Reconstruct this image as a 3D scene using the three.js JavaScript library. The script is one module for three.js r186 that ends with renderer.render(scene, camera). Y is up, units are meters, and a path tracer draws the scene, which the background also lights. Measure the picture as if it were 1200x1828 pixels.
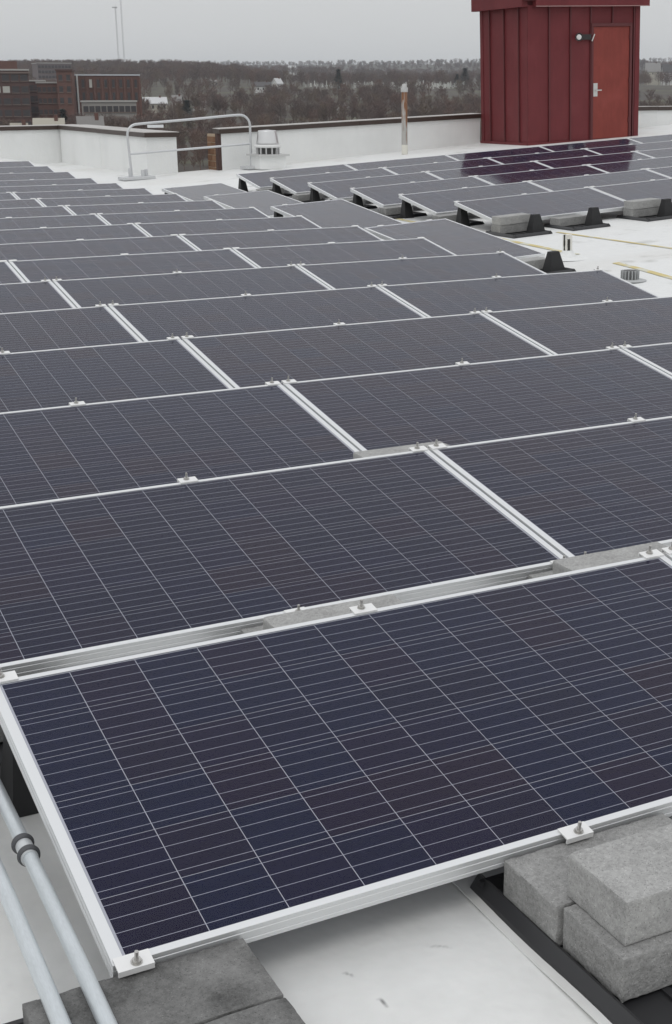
import * as THREE from 'three';
import { mergeGeometries } from 'three/addons/utils/BufferGeometryUtils.js';

// ------------------------------------------------------------------ camera, sky, sun, exposure
const scene = new THREE.Scene();
const YAW = 0.49416, PIT = 0.29307, ROL = -0.00266, F = 2461.87, CX = 748.455, CY = 914.403;
const EYE = new THREE.Vector3(-0.5219, 1.5993, 2.1056);
const camera = new THREE.PerspectiveCamera(2 * Math.atan(914.4 / F) * 180 / Math.PI, (2 * CX) / 1828.8, 0.05, 12000);
camera.position.copy(EYE);
camera.rotation.set(-PIT, -YAW, ROL, 'YXZ');
camera.setViewOffset(2 * CX, 1828.8, 0, 0, 1200, 1828);
camera.updateMatrixWorld(true);

const renderer = new THREE.WebGLRenderer({ antialias: true });
renderer.setSize(672, 1024);
renderer.toneMapping = THREE.LinearToneMapping;
renderer.toneMappingExposure = 1.0;
renderer.shadowMap.enabled = true;

{ // overcast sky: even cloud deck, brighter overhead than at the horizon
  const w = 128, h = 128, d = new Float32Array(w * h * 4);
  for (let y = 0; y < h; y++) {
    const el = ((y + 0.5) / h - 0.5) * Math.PI, s = Math.max(0, Math.sin(el));
    const k = 0.655 + 0.34 * s;
    for (let x = 0; x < w; x++) {
      const i = (y * w + x) * 4;
      d[i] = k * 0.985; d[i + 1] = k * 1.0; d[i + 2] = k * (1.0 + 0.04 * s); d[i + 3] = 1;
    }
  }
  const t = new THREE.DataTexture(d, w, h, THREE.RGBAFormat, THREE.FloatType);
  t.mapping = THREE.EquirectangularReflectionMapping; t.magFilter = THREE.LinearFilter; t.needsUpdate = true;
  scene.background = t; scene.environment = t;
}
const sun = new THREE.DirectionalLight(new THREE.Color(1.0, 0.98, 0.95), 0.5);
sun.position.set(-18, 50, 14); sun.target.position.set(6, 0, -12); scene.add(sun, sun.target);
sun.castShadow = true; sun.shadow.radius = 40;
Object.assign(sun.shadow.camera, { left: -30, right: 30, top: 30, bottom: -30, near: 1, far: 150 });
sun.shadow.mapSize.set(2048, 2048);

scene.fog = new THREE.FogExp2(new THREE.Color(0.82, 0.87, 0.94), 0.00012);

// ------------------------------------------------------------------ helpers
let seed = 12345;
const rnd = () => { seed = (seed * 1664525 + 1013904223) >>> 0; return seed / 4294967296; };
const rr = (a, b) => a + (b - a) * rnd();
const hash = (x, y, s) => { let h = (x * 374761393 + y * 668265263 + s * 2147483647) | 0; h = Math.imul(h ^ (h >>> 13), 1274126177); return ((h ^ (h >>> 16)) >>> 0) / 4294967296; };
const md = (a, n) => ((a % n) + n) % n;
function vnoise(x, y, per, s) {
  const xi = Math.floor(x), yi = Math.floor(y), fx = x - xi, fy = y - yi, u = fx * fx * (3 - 2 * fx), v = fy * fy * (3 - 2 * fy);
  const g = (a, b) => hash(md(xi + a, per), md(yi + b, per), s);
  return (g(0, 0) * (1 - u) + g(1, 0) * u) * (1 - v) + (g(0, 1) * (1 - u) + g(1, 1) * u) * v;
}
function fbm(x, y, per, oct, s) { let a = 0, k = 0.5, n = 0; for (let i = 0; i < oct; i++) { a += k * vnoise(x, y, per, s + i); n += k; x *= 2; y *= 2; per *= 2; k *= 0.5; } return a / n; }
// a texture from a function (u, v in 0..1) -> [r, g, b] in linear values, stored as sRGB; or a grey height
const enc = c => Math.round(255 * Math.min(1, Math.max(0, c <= 0.0031308 ? c * 12.92 : 1.055 * Math.pow(c, 1 / 2.4) - 0.055)));
function tex(w, h, fn, srgb = true, post) {
  const d = new Uint8Array(w * h * 4);
  for (let y = 0; y < h; y++) for (let x = 0; x < w; x++) {
    const c = fn((x + 0.5) / w, (y + 0.5) / h, x, y), i = (y * w + x) * 4;
    if (srgb) { d[i] = enc(c[0]); d[i + 1] = enc(c[1]); d[i + 2] = enc(c[2]); } else { d[i] = d[i + 1] = d[i + 2] = Math.round(255 * Math.min(1, Math.max(0, c))); }
    d[i + 3] = 255;
  }
  if (post) post(d, w, h);
  const t = new THREE.DataTexture(d, w, h, THREE.RGBAFormat);
  t.wrapS = t.wrapT = THREE.RepeatWrapping; t.magFilter = THREE.LinearFilter; t.minFilter = THREE.LinearMipmapLinearFilter; t.generateMipmaps = true;
  if (srgb) t.colorSpace = THREE.SRGBColorSpace;
  t.needsUpdate = true; return t;
}
const rgb = (r, g, b) => new THREE.Color().setRGB(r, g, b);
const mat = (c, roughness = 0.8, extra = {}) => new THREE.MeshStandardMaterial({ color: rgb(...c), roughness, ...extra });

const used = {};
const numbered = n => { used[n] = (used[n] ?? -1) + 1; return used[n] ? `${n}_${String(used[n]).padStart(3, '0')}` : n; };
function mesh(name, g, m, parent) {
  const o = new THREE.Mesh(g, m); o.name = name; o.castShadow = o.receiveShadow = true; if (parent) parent.add(o); return o;
}
function thing(name, label, category, pos = [0, 0, 0], group) {
  const o = new THREE.Group(); o.name = numbered(name); o.position.set(...pos); o.userData = { label, category }; if (group) o.userData.group = group;
  scene.add(o); return o;
}
function single(name, g, m, label, category, group) { // a thing that is one mesh
  const o = mesh(numbered(name), g, m, scene); o.userData = { label, category }; if (group) o.userData.group = group; return o;
}
function structure(name, g, m) { const o = mesh(numbered(name), g, m, scene); o.userData = { kind: 'structure' }; return o; }
// box with uv in metres, from corner to corner
function bx(x0, y0, z0, x1, y1, z1) {
  const g = new THREE.BoxGeometry(x1 - x0, y1 - y0, z1 - z0), p = g.attributes.position, n = g.attributes.normal, uv = g.attributes.uv;
  g.translate((x0 + x1) / 2, (y0 + y1) / 2, (z0 + z1) / 2);
  for (let i = 0; i < p.count; i++) {
    const ax = Math.abs(n.getX(i)), ay = Math.abs(n.getY(i));
    uv.setXY(i, ax > 0.5 ? p.getZ(i) : p.getX(i), ay > 0.5 ? p.getZ(i) : p.getY(i));
  }
  return g;
}
function cyl(r0, r1, h, x, y, z, seg = 20, open = false) { const g = new THREE.CylinderGeometry(r1, r0, h, seg, 1, open); g.translate(x, y + h / 2, z); return g; }
const merge = l => mergeGeometries(l.map(g => g.index ? g.toNonIndexed() : g).map(g => { for (const k of Object.keys(g.attributes)) if (!['position', 'normal', 'uv'].includes(k)) g.deleteAttribute(k); return g; }));
// truncated pyramid: base w0 x d0 at y0, top w1 x d1 at y1
function frustum(w0, d0, y0, w1, d1, y1, x = 0, z = 0) {
  const g = bx(-0.5, 0, -0.5, 0.5, 1, 0.5), p = g.attributes.position;
  for (let i = 0; i < p.count; i++) { const t = p.getY(i); p.setXYZ(i, x + p.getX(i) * (w0 + (w1 - w0) * t), y0 + (y1 - y0) * t, z + p.getZ(i) * (d0 + (d1 - d0) * t)); }
  const f = g.toNonIndexed(); f.computeVertexNormals(); return f;
}
function tube(pts, r, seg = 10, radial = 10, tension = 0) {
  const path = new THREE.CurvePath(); for (let i = 0; i + 1 < pts.length; i++) path.add(new THREE.LineCurve3(pts[i], pts[i + 1]));
  return new THREE.TubeGeometry(pts.length === 2 ? path : new THREE.CatmullRomCurve3(pts, false, 'centripetal', tension), seg, r, radial);
}
const V = (x, y, z) => new THREE.Vector3(x, y, z);
const ordinal = n => ['first', 'second', 'third', 'fourth', 'fifth', 'sixth', 'seventh', 'eighth', 'ninth', 'tenth', 'eleventh', 'twelfth', 'thirteenth', 'fourteenth', 'fifteenth', 'sixteenth', 'seventeenth', 'eighteenth'][n];

// ------------------------------------------------------------------ the roof: two planes that meet in a valley, with a rise behind
const XV = 6.372, PHI = 0.0564;
function roofY(x, z) {
  const r = PHI * (x - XV), b = 0.026 * Math.max(0, -20.5 - z) * Math.min(1, Math.max(0, (8.1 - x) / 1.8));
  return Math.max(0, r, b);
}
const wallZ = x => -24.9 - 0.177 * (x - 9.56); // line of the far parapet
const roofTex = tex(2048, 2048, (u, v) => {
  const a = fbm(u * 10, v * 10, 10, 5, 3), b = fbm(u * 90, v * 90, 90, 3, 11), c = fbm(u * 34, v * 34, 34, 4, 23), e = fbm(u * 300, v * 300, 300, 2, 31);
  let k = 0.76 - 0.10 * Math.max(0, a - 0.48) * 2 - 0.03 * (b - 0.5) - 0.05 * (e - 0.5);
  const st = Math.max(0, c - 0.66) * 1.2; k -= st * 0.9;
  return [k * 0.99, k * (1.0 - 0.05 * Math.max(0, a - 0.5)), k * (0.985 - 0.12 * Math.max(0, a - 0.5) - st * 0.1)];
}, true, (d, w, h) => { // boot scuffs and scratches
  seed = 31; const mark = (x, z, ang, len, dark) => { for (let t = 0; t < len; t += 0.003) { const a = ang + 0.8 * t / len * 0.5, px = md(Math.round((x + Math.cos(a) * t) / 11 * w), w), py = md(Math.round(-(z + Math.sin(a) * t) / 11 * h), h), i = (py * w + px) * 4, k = 1 - dark * (0.5 + 0.5 * rnd()) * Math.sin(Math.PI * t / len); for (let c = 0; c < 3; c++) d[i + c] *= k; } };
  for (const [x, z, a, l, k] of [[0.415, 0.045, 0.6, 0.03, 0.16], [0.441, 0.146, 1.0, 0.035, 0.3], [0.60, 0.05, 0.2, 0.05, 0.1], [-0.3, 0.1, 1.2, 0.06, 0.3], [8.7, -10.4, -0.6, 0.15, 0.4]]) mark(x, z, a, l, k);
  for (let i = 0; i < 260; i++) mark(rr(0, 11), rr(0, 11), rr(0, 6.28), rr(0.02, 0.14), rr(0.05, 0.18));
});
const roofBump = tex(512, 512, (u, v) => 0.5 + 0.5 * (fbm(u * 24, v * 24, 24, 4, 51) - 0.5) + 0.2 * (fbm(u * 200, v * 200, 200, 2, 61) - 0.5), false);
roofTex.repeat.set(1 / 11, 1 / 11); roofBump.repeat.set(1 / 3, 1 / 3);
const mRoof = new THREE.MeshStandardMaterial({ map: roofTex, roughness: 0.55, bumpMap: roofBump, bumpScale: 0.006 });
{
  const zend = x => x < 8.16 ? -32.15 : x < 9.6 ? -25.42 : wallZ(x) - 0.35;
  const xs = []; for (let x = -9; x < 8.1; x += 0.45) xs.push(x);
  xs.push(XV - 0.001, XV + 0.001, 8.159, 8.161, 8.8, 9.599, 9.601); for (let x = 10; x <= 27; x += 0.5) xs.push(x);
  xs.sort((a, b) => a - b);
  const nt = 76, pos = [], uv = [], idx = [];
  for (const x of xs) for (let j = 0; j <= nt; j++) { const z = 6 + (zend(x) - 6) * j / nt; pos.push(x, roofY(x, z), z); uv.push(x, -z); }
  for (let i = 0; i + 1 < xs.length; i++) for (let j = 0; j < nt; j++) { const a = i * (nt + 1) + j, b = a + nt + 1; idx.push(a, b, a + 1, b, b + 1, a + 1); }
  const g = new THREE.BufferGeometry(); g.setAttribute('position', new THREE.Float32BufferAttribute(pos, 3)); g.setAttribute('uv', new THREE.Float32BufferAttribute(uv, 2)); g.setIndex(idx); g.computeVertexNormals();
  const roof = structure('roof', g, mRoof);
  // welded laps between the membrane sheets
  const mLap = new THREE.MeshStandardMaterial({ map: roofTex, roughness: 0.5 });
  for (const x of [15.1]) {
    const l = []; for (let z = -8; z > -24; z -= 4) { const y = roofY(x, z); const b = bx(-0.03, 0.001, -2, 0.03, 0.005, 2); b.rotateZ(PHI); b.translate(x, y, z); l.push(b); }
    mesh('membrane_lap', merge(l), mLap, roof);
  }
  for (const z of [0.98, -2.1]) mesh('membrane_lap', bx(-3, 0.001, z - 0.03, 0.8, 0.005, z + 0.03), mLap, roof);
  mesh('roof_edge_strip', bx(8.2, -0.12, -25.5, 9.55, 0.115, -25.43), mat([0.05, 0.035, 0.03], 0.6), roof);
}

// ------------------------------------------------------------------ parapets
const wallTex = tex(512, 512, (u, v) => { const a = fbm(u * 6, v * 6, 6, 5, 71), b = fbm(u * 60, v * 10, 60, 3, 77); const k = 0.80 - 0.07 * Math.max(0, a - 0.5) * 2 - 0.03 * (b - 0.5); return [k * 0.99, k, k * 0.985]; });
wallTex.repeat.set(1 / 4, 1 / 4);
const mWall = new THREE.MeshStandardMaterial({ map: wallTex, roughness: 0.6, bumpMap: roofBump, bumpScale: 0.01 });
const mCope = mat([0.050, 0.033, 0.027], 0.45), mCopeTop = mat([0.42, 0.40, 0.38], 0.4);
// a wall from a to b (inner top edge, heights given), thickness towards 'out'
function parapet(label, a, b, ta, tb, outward, step) {
  const o = thing('parapet_wall', label, 'parapet');
  const d = V(b[0] - a[0], 0, b[1] - a[1]), len = d.length(); d.normalize();
  const n = V(outward[0], 0, outward[1]).normalize(), N = Math.max(1, Math.round(len / step)), T = 0.62;
  const P = (s, k, y) => V(a[0] + d.x * s + n.x * k, y, a[1] + d.z * s + n.z * k);
  const top = s => ta + (tb - ta) * s / len;
  const hexa = (s0, s1, k0, k1, ylo, yhi) => { // ylo, yhi functions of s
    const c = []; for (const s of [s0, s1]) for (const k of [k0, k1]) { c.push(P(s, k, ylo(s)), P(s, k, yhi(s))); }
    const q = [[0, 4, 5, 1], [2, 3, 7, 6], [1, 5, 7, 3], [0, 2, 6, 4], [0, 1, 3, 2], [4, 6, 7, 5]], pos = [], uv = [];
    for (const [i, j, k, l] of q) for (const t of [i, j, k, i, k, l]) { const v = c[t]; pos.push(v.x, v.y, v.z); uv.push(v.x + v.z, v.y); }
    const g = new THREE.BufferGeometry(); g.setAttribute('position', new THREE.Float32BufferAttribute(pos, 3)); g.setAttribute('uv', new THREE.Float32BufferAttribute(uv, 2)); g.computeVertexNormals(); return g;
  };
  mesh('wall_face', hexa(0, len, 0, T, () => -0.3, s => top(s) - 0.075), mWall, o);
  for (let i = 0; i < N; i++) {
    const s0 = len * i / N + (i ? 0.004 : -0.05), s1 = len * (i + 1) / N - (i < N - 1 ? 0.004 : -0.05), dy = rr(-0.003, 0.003);
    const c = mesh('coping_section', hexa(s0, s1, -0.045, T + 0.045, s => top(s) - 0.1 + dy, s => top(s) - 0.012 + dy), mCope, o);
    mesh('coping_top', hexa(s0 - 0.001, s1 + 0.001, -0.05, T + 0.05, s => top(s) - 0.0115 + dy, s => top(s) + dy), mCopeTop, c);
    if (i) mesh('membrane_lap', hexa(len * i / N - 0.05, len * i / N + 0.05, -0.004, 0, s => roofY(P(s, 0, 0).x, P(s, 0, 0).z) - 0.02, s => top(s) - 0.1), mWall, o);
  }
  return o;
}
const pR = parapet('long white parapet with brown coping between the guard rail and the red hut', [9.56, -24.92], [16.3, -26.12], 0.985, 1.215, [0.17, -1], 3.1);
parapet('white parapet with brown coping on the far side of the red hut', [19.3, -26.3], [27, -27.7], 1.33, 1.36, [0.17, -1], 3.1);
parapet('white parapet running back from the guard rail opening', [8.12, -25.25], [8.12, -31.9], 0.935, 0.965, [1, 0], 3.3);
parapet('white parapet behind the farthest rows of panels', [8.6, -31.95], [-9, -32.6], 0.965, 0.80, [0, -1], 3.1);
{ // brickwork on the end of the right-hand parapet, seen through the opening
  const mB = [mat([0.17, 0.085, 0.045], 0.9), mat([0.20, 0.105, 0.06], 0.9), mat([0.14, 0.07, 0.04], 0.9), mat([0.23, 0.13, 0.075], 0.9)];
  mesh('mortar_bed', bx(9.5, 0.1, -25.55, 9.555, 0.88, -25.06), mat([0.42, 0.33, 0.24], 0.9), pR);
  const g = bx(-0.012, -0.052, -0.108, 0.0, 0.052, 0.108), gh = bx(-0.012, -0.052, -0.05, 0.0, 0.052, 0.05);
  for (let r = 0; r < 6; r++) {
    const y = 0.165 + r * 0.122, half = r % 2;
    const l = half ? [[-25.12, gh], [-25.245 - 0.05, g], [-25.48, gh]] : [[-25.18, g], [-25.42, g]];
    for (const [z, gg] of l) { const b = mesh('brick', gg, mB[Math.floor(rnd() * 4)], pR); b.position.set(9.5 + rr(-0.004, 0.003), y, z); }
  }
  mesh('corner_trim', bx(9.485, 0.08, -25.06, 9.56, 0.89, -24.925), mat([0.06, 0.03, 0.025], 0.6), pR);
}

// ------------------------------------------------------------------ solar panels
const L = 1.964, W = 0.992, GAP = 0.012, PITCH = 1.45466, TILT = 0.16613, H0 = 0.13, TH = 0.04;
const CPX = 0.159, CS = 0.1570, MX = 0.029, MZ = 0.0205;
const tones = [[0.0090, 0.0105, 0.032], [0.0112, 0.0098, 0.030], [0.0130, 0.0098, 0.028], [0.0085, 0.0112, 0.034], [0.0118, 0.0106, 0.029], [0.0100, 0.0100, 0.031], [0.0142, 0.0102, 0.0265], [0.0092, 0.0104, 0.030]];
const BUS = [0.125, 0.375, 0.625, 0.875];
const cellMats = tones.map((t, n) => new THREE.MeshPhysicalMaterial({
  roughness: 0.7, specularIntensity: 0, map: tex(256, 256, (u, v) => {
    for (const b of BUS) if (Math.abs(v - b) < 0.0052) return [0.44, 0.45, 0.52];
    // crystal grains of the polycrystalline wafer
    let best = 9, id = 0; const gx = u * 9, gy = v * 9, xi = Math.floor(gx), yi = Math.floor(gy);
    for (let a = -1; a <= 1; a++) for (let b = -1; b <= 1; b++) { const px = xi + a + hash(xi + a, yi + b, n), py = yi + b + hash(xi + a, yi + b, n + 40), d = (px - gx) ** 2 + (py - gy) ** 2; if (d < best) { best = d; id = hash(xi + a, yi + b, n + 90); } }
    const k = 0.93 + 0.14 * id;
    return [t[0] * k, t[1] * k, t[2] * k];
  })
}));
for (const m of cellMats) { m.map.wrapS = m.map.wrapT = THREE.ClampToEdgeWrapping; }
const sheetMats = [0, 1, 2, 3].map(n => {
  const pick = []; for (let i = 0; i < 72; i++) pick.push(tones[Math.floor(rnd() * tones.length)]);
  return new THREE.MeshPhysicalMaterial({ roughness: 0.7, specularIntensity: 0, map: tex(1536, 768, (u, v) => {
    const x = u * L - MX, z = v * W - MZ, i = Math.floor(x / CPX), j = Math.floor(z / CPX), fx = x - i * CPX, fz = z - j * CPX;
    if (i < 0 || j < 0 || i > 11 || j > 5 || fx > CS || fz > CS) return [0.42, 0.43, 0.49];
    for (const b of BUS) if (Math.abs(fz / CS - b) < 0.0052) return [0.44, 0.45, 0.52];
    const t = pick[i + 12 * j], k = 0.9 + 0.2 * hash(Math.floor(x * 60), Math.floor(z * 60), n); return [t[0] * k, t[1] * k, t[2] * k];
  }) });
});
const mBack = new THREE.MeshPhysicalMaterial({ color: rgb(0.42, 0.43, 0.49), roughness: 0.7, specularIntensity: 0 });
const mGlass = new THREE.MeshPhysicalMaterial({ color: 0xffffff, roughness: 0.07, metalness: 0, transmission: 1, thickness: 0, ior: 1.255 });
const aluBump = tex(256, 64, (u, v) => 0.5 + 0.4 * (fbm(u * 4, v * 60, 60, 2, 91) - 0.5), false); aluBump.repeat.set(3, 3);
const mAlu = mat([0.76, 0.77, 0.775], 0.45, { metalness: 0.55 });
const mClamp = mat([0.80, 0.80, 0.79], 0.5, { metalness: 0.15 });
const mSteel = mat([0.50, 0.49, 0.47], 0.35, { metalness: 0.9 });
const mBlack = mat([0.028, 0.028, 0.030], 0.38);
const mBlackMatt = mat([0.020, 0.020, 0.021], 0.75);

// frame: an extruded channel with a grooved outer face. profile (out, up): out = 0 at the outer face, up = 0 at the top
function turned(g, b, p = [0, 0, 0]) { // move a geometry to a new basis, keeping its faces outward when the basis mirrors
  const m = new THREE.Matrix4().makeBasis(...b).setPosition(...p), q = g.index ? g.toNonIndexed() : g; q.applyMatrix4(m);
  if (m.determinant() < 0) for (const k of ['position', 'uv', 'normal']) { const a = q.attributes[k]; if (!a) continue; const n = a.itemSize, d = a.array; for (let i = 0; i < a.count; i += 3) for (let c = 0; c < n; c++) { const t = d[(i + 1) * n + c]; d[(i + 1) * n + c] = d[(i + 2) * n + c]; d[(i + 2) * n + c] = t; } }
  q.computeVertexNormals(); return q;
}
function frameRail(len, flange) {
  const s = new THREE.Shape();
  const p = [[0, -0.0008], [0.0008, 0], [flange, 0], [flange, -0.0015], [0.003, -0.0015], [0.003, -TH + 0.002], [0.025, -TH + 0.002], [0.025, -TH], [0, -TH], [0, -0.031], [0.0012, -0.030], [0.0012, -0.028], [0, -0.027], [0, -0.013], [0.0012, -0.012], [0.0012, -0.010], [0, -0.009]];
  s.moveTo(...p[0]); for (const q of p.slice(1)) s.lineTo(...q); s.closePath();
  return new THREE.ExtrudeGeometry(s, { depth: len, bevelEnabled: false, steps: 1 }); // x = inward, y = up, z = along
}
function frameGeo(lx, lz) { // panel local: x 0..lx, z 0..-lz
  const near = turned(frameRail(lx, 0.0165), [V(0, 0, -1), V(0, 1, 0), V(1, 0, 0)]);
  const far = turned(frameRail(lx, 0.0165), [V(0, 0, 1), V(0, 1, 0), V(-1, 0, 0)], [lx, 0, -lz]);
  const left = turned(frameRail(lz - 0.0005, 0.0225), [V(1, 0, 0), V(0, 0.995, 0), V(0, 0, -1)], [0.0002, 0.0003, -0.0002]);
  const right = turned(frameRail(lz - 0.0005, 0.0225), [V(-1, 0, 0), V(0, 0.995, 0), V(0, 0, 1)], [lx - 0.0002, 0.0003, -lz + 0.0002]);
  const g = merge([near, far, left, right]); g.computeVertexNormals(); return g;
}
const gFrame = frameGeo(L, W), gFrameP = frameGeo(W, L);
const gBack = bx(0.003, -0.0078, -W + 0.003, L - 0.003, -0.0032, -0.003);
function sheetGeo(y0, y1) { const g = bx(0.003, y0, -W + 0.003, L - 0.003, y1, -0.003), p = g.attributes.position, uv = g.attributes.uv; for (let i = 0; i < p.count; i++) uv.setXY(i, p.getX(i) / L, -p.getZ(i) / W); return g; }
const gSheet = sheetGeo(-0.0078, -0.0026);
const gGlass = new THREE.PlaneGeometry(L - 0.01, W - 0.01).rotateX(-Math.PI / 2).translate(L / 2, -0.0019, -W / 2);
const gCell = (() => { const g = bx(0, -0.0031, -CS, CS, -0.0026, 0), p = g.attributes.position, uv = g.attributes.uv; for (let i = 0; i < p.count; i++) uv.setXY(i, p.getX(i) / CS, -p.getZ(i) / CS); return g; })();
// clamp over the edge: plate, web down the outside, bolt with nut; z < 0 is over the panel
const gClamp = merge([bx(-0.033, 0.0008, -0.014, 0.033, 0.0042, 0.024), bx(-0.033, -0.008, 0.0205, 0.033, 0.0008, 0.024)]);
const gBolt = merge([cyl(0.004, 0.004, 0.024, 0.004, 0.0042, 0.010, 8), cyl(0.0085, 0.0085, 0.007, 0.004, 0.0044, 0.010, 6), cyl(0.011, 0.011, 0.0016, 0.004, 0.0042, 0.010, 12)]);
const gClampFar = gClamp.clone().rotateY(Math.PI), gBoltFar = gBolt.clone().rotateY(Math.PI);
const TI = new THREE.Matrix4();
function put(o, x, d, tilt, h0, up = 0) { // place a part at panel coordinates (x, distance up the slope)
  const c = Math.cos(tilt), s = Math.sin(tilt); o.position.set(x, h0 + d * s + up * c, -d * c + up * s); o.rotation.x = tilt; return o;
}
const farY = H0 + W * Math.sin(TILT), farZ = -W * Math.cos(TILT);
const gPost = frustum(0.13, 0.15, 0.001, 0.07, 0.06, farY - TH - 0.004, 0, 0);
const gFoot = frustum(0.09, 0.09, 0.001, 0.06, 0.05, H0 - TH + 0.002, 0, 0);

let clampLean = 0;
function panel(label, detail, group, pos, roll = 0) {
  const o = thing('solar_panel', label, 'solar panel', pos, group); o.rotation.z = roll;
  put(mesh('frame', gFrame, mAlu, o), 0, 0, TILT, H0);
  if (detail) {
    put(mesh('backsheet', gBack, mBack, o), 0, 0, TILT, H0);
    const base = Math.floor(rnd() * 8);
    for (let j = 0; j < 6; j++) for (let i = 0; i < 12; i++) {
      const m = cellMats[rnd() < 0.45 ? base : Math.floor(rnd() * cellMats.length)];
      put(mesh('cell', gCell, m, o), MX + i * CPX + 0.0003, MZ + j * CPX, TILT, H0);
    }
  } else put(mesh('cell_sheet', gSheet, sheetMats[Math.floor(rnd() * 4)], o), 0, 0, TILT, H0);
  put(mesh('glass', gGlass, mGlass, o), 0, 0, TILT, H0);
  for (const [x, w] of [[0.036, 0], [L / 2, 1], [L - 0.036, 2]]) {
    const c = put(mesh('clamp', gClampFar, mClamp, o), x + (w === 1 ? rr(-0.02, 0.02) : 0), W, TILT, H0);
    if (detail) mesh('bolt', gBoltFar, mSteel, c);
    if (detail) { const d = put(mesh('clamp', gClamp, mClamp, o), x, 0, TILT, H0); mesh('bolt', gBolt, mSteel, d); }
    const px = w === 0 ? 0.07 : w === 2 ? L - 0.07 : L / 2;
    mesh('support_post', gPost, mBlackMatt, o).position.set(px, 0, farZ + 0.055);
    if (detail || w !== 1) mesh('support_foot', gFoot, mBlackMatt, o).position.set(px, 0, -0.05);
  }
  return o;
}
const place3 = ['at the left end', 'in the middle', 'at the right end'];
for (let r = 0; r <= 17; r++) for (let k = 0; k < 3; k++) {
  if (r < 2 && k > 1) continue;
  if (r >= 7 && k < 1) continue;
  if (r >= 13 && k < 2) continue;
  const z = -r * PITCH, y = r >= 14 ? roofY(5, z - 0.3) + 0.004 : 0;
  const where = r < 2 ? (k ? 'cut off by the picture edge' : 'shown almost whole') : r >= 13 ? 'beside the white parapet' : place3[k];
  const which = r === 0 ? 'front row' : `${ordinal(r)} row`;
  panel(`solar panel in the ${which} of the large array, ${where}`, r <= 5, 'solar panels of the large array', [k * (L + GAP) - 0.004, y, z]);
}
const R0 = [7.911, 0.0868, -11.622], RP = 1.4432;
const rp = (x, z, h = 0) => [R0[0] + x * Math.cos(PHI) - h * Math.sin(PHI), R0[1] + x * Math.sin(PHI) + h * Math.cos(PHI), R0[2] + z];
[2, 3, 3, 4, 4, 5].forEach((n, r) => {
  for (let k = 0; k < n; k++)
    panel(`solar panel before the red hut, ${ordinal(r)} row, ${ordinal(k)} from its left end`, false, 'solar panels before the red hut', rp(k * (L + GAP), -r * RP), PHI);
});
{ // panels laid with their long side pointing away, in the valley between the arrays
  const gP = new THREE.PlaneGeometry(W - 0.01, L - 0.01).rotateX(-Math.PI / 2).translate(W / 2, -0.0019, -L / 2);
  const gS = (() => { const g = bx(0.003, -0.0078, -L + 0.003, W - 0.003, -0.0026, -0.003), p = g.attributes.position, uv = g.attributes.uv; for (let i = 0; i < p.count; i++) uv.setXY(i, -p.getZ(i) / L, p.getX(i) / W); return g; })();
  [[6.03, -11.24, 0.27], [6.22, -14.28, 0.28], [6.33, -17.04, 0.23], [6.40, -19.13, 0.22]].forEach(([x, z, hf], n) => {
    const h0 = 0.075, t = Math.asin((hf - h0) / L), zn = z + L * Math.cos(t);
    const o = thing('solar_panel', `grey solar panel lying lengthwise in the roof valley, ${ordinal(n)} from the front`, 'solar panel', [x, roofY(x + 0.3, zn) - 0.004, zn], 'lengthwise panels in the valley');
    o.rotation.z = PHI;
    put(mesh('frame', gFrameP, mAlu, o), 0, 0, t, h0); put(mesh('cell_sheet', gS, sheetMats[n], o), 0, 0, t, h0); put(mesh('glass', gP, mGlass, o), 0, 0, t, h0);
    for (const cx of [0.2, W - 0.2]) {
      put(mesh('clamp', gClampFar, mClamp, o), cx, L, t, h0);
      mesh('support_post', frustum(0.13, 0.15, 0.001, 0.07, 0.06, hf - TH - 0.004), mBlackMatt, o).position.set(cx < 0.5 ? 0.075 : W - 0.075, 0, -L * Math.cos(t) + 0.055);
      mesh('support_foot', frustum(0.08, 0.08, 0.001, 0.06, 0.06, h0 - TH + 0.002), mBlackMatt, o).position.set(cx, 0, -0.05);
    }
  });
}

// ------------------------------------------------------------------ ballast trays and concrete blocks
function panGeo(w, d) { // black pan with a sloping lip all round; origin at its centre on the roof
  const lip = (len, ax) => { const s = new THREE.Shape(); s.moveTo(0, 0); s.lineTo(0.042, 0.004); s.lineTo(0.030, 0.030); s.lineTo(0.022, 0.033); s.lineTo(0.004, 0.010); s.closePath(); return new THREE.ExtrudeGeometry(s, { depth: len, bevelEnabled: false }); };
  const l = [bx(-w / 2 + 0.02, 0.004, -d / 2 + 0.02, w / 2 - 0.02, 0.0125, d / 2 - 0.02)];
  const add = (len, b, p) => l.push(turned(lip(len), b, p));
  add(d, [V(1, 0, 0), V(0, 1, 0), V(0, 0, -1)], [-w / 2, 0.003, d / 2]);
  add(d, [V(-1, 0, 0), V(0, 1, 0), V(0, 0, 1)], [w / 2, 0.003, -d / 2]);
  add(w - 0.02, [V(0, 0, -1), V(0, 1, 0), V(1, 0, 0)], [-w / 2 + 0.01, 0.0035, d / 2 - 0.001]);
  add(w - 0.02, [V(0, 0, 1), V(0, 1, 0), V(-1, 0, 0)], [w / 2 - 0.01, 0.0035, -d / 2 + 0.001]);
  return merge(l);
}
const gPan = panGeo(0.52, 0.62);
const gRibs = merge([-0.12, 0, 0.12].map(x => bx(x - 0.008, 0.0125, -0.26, x + 0.008, 0.0185, 0.26)));
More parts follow.
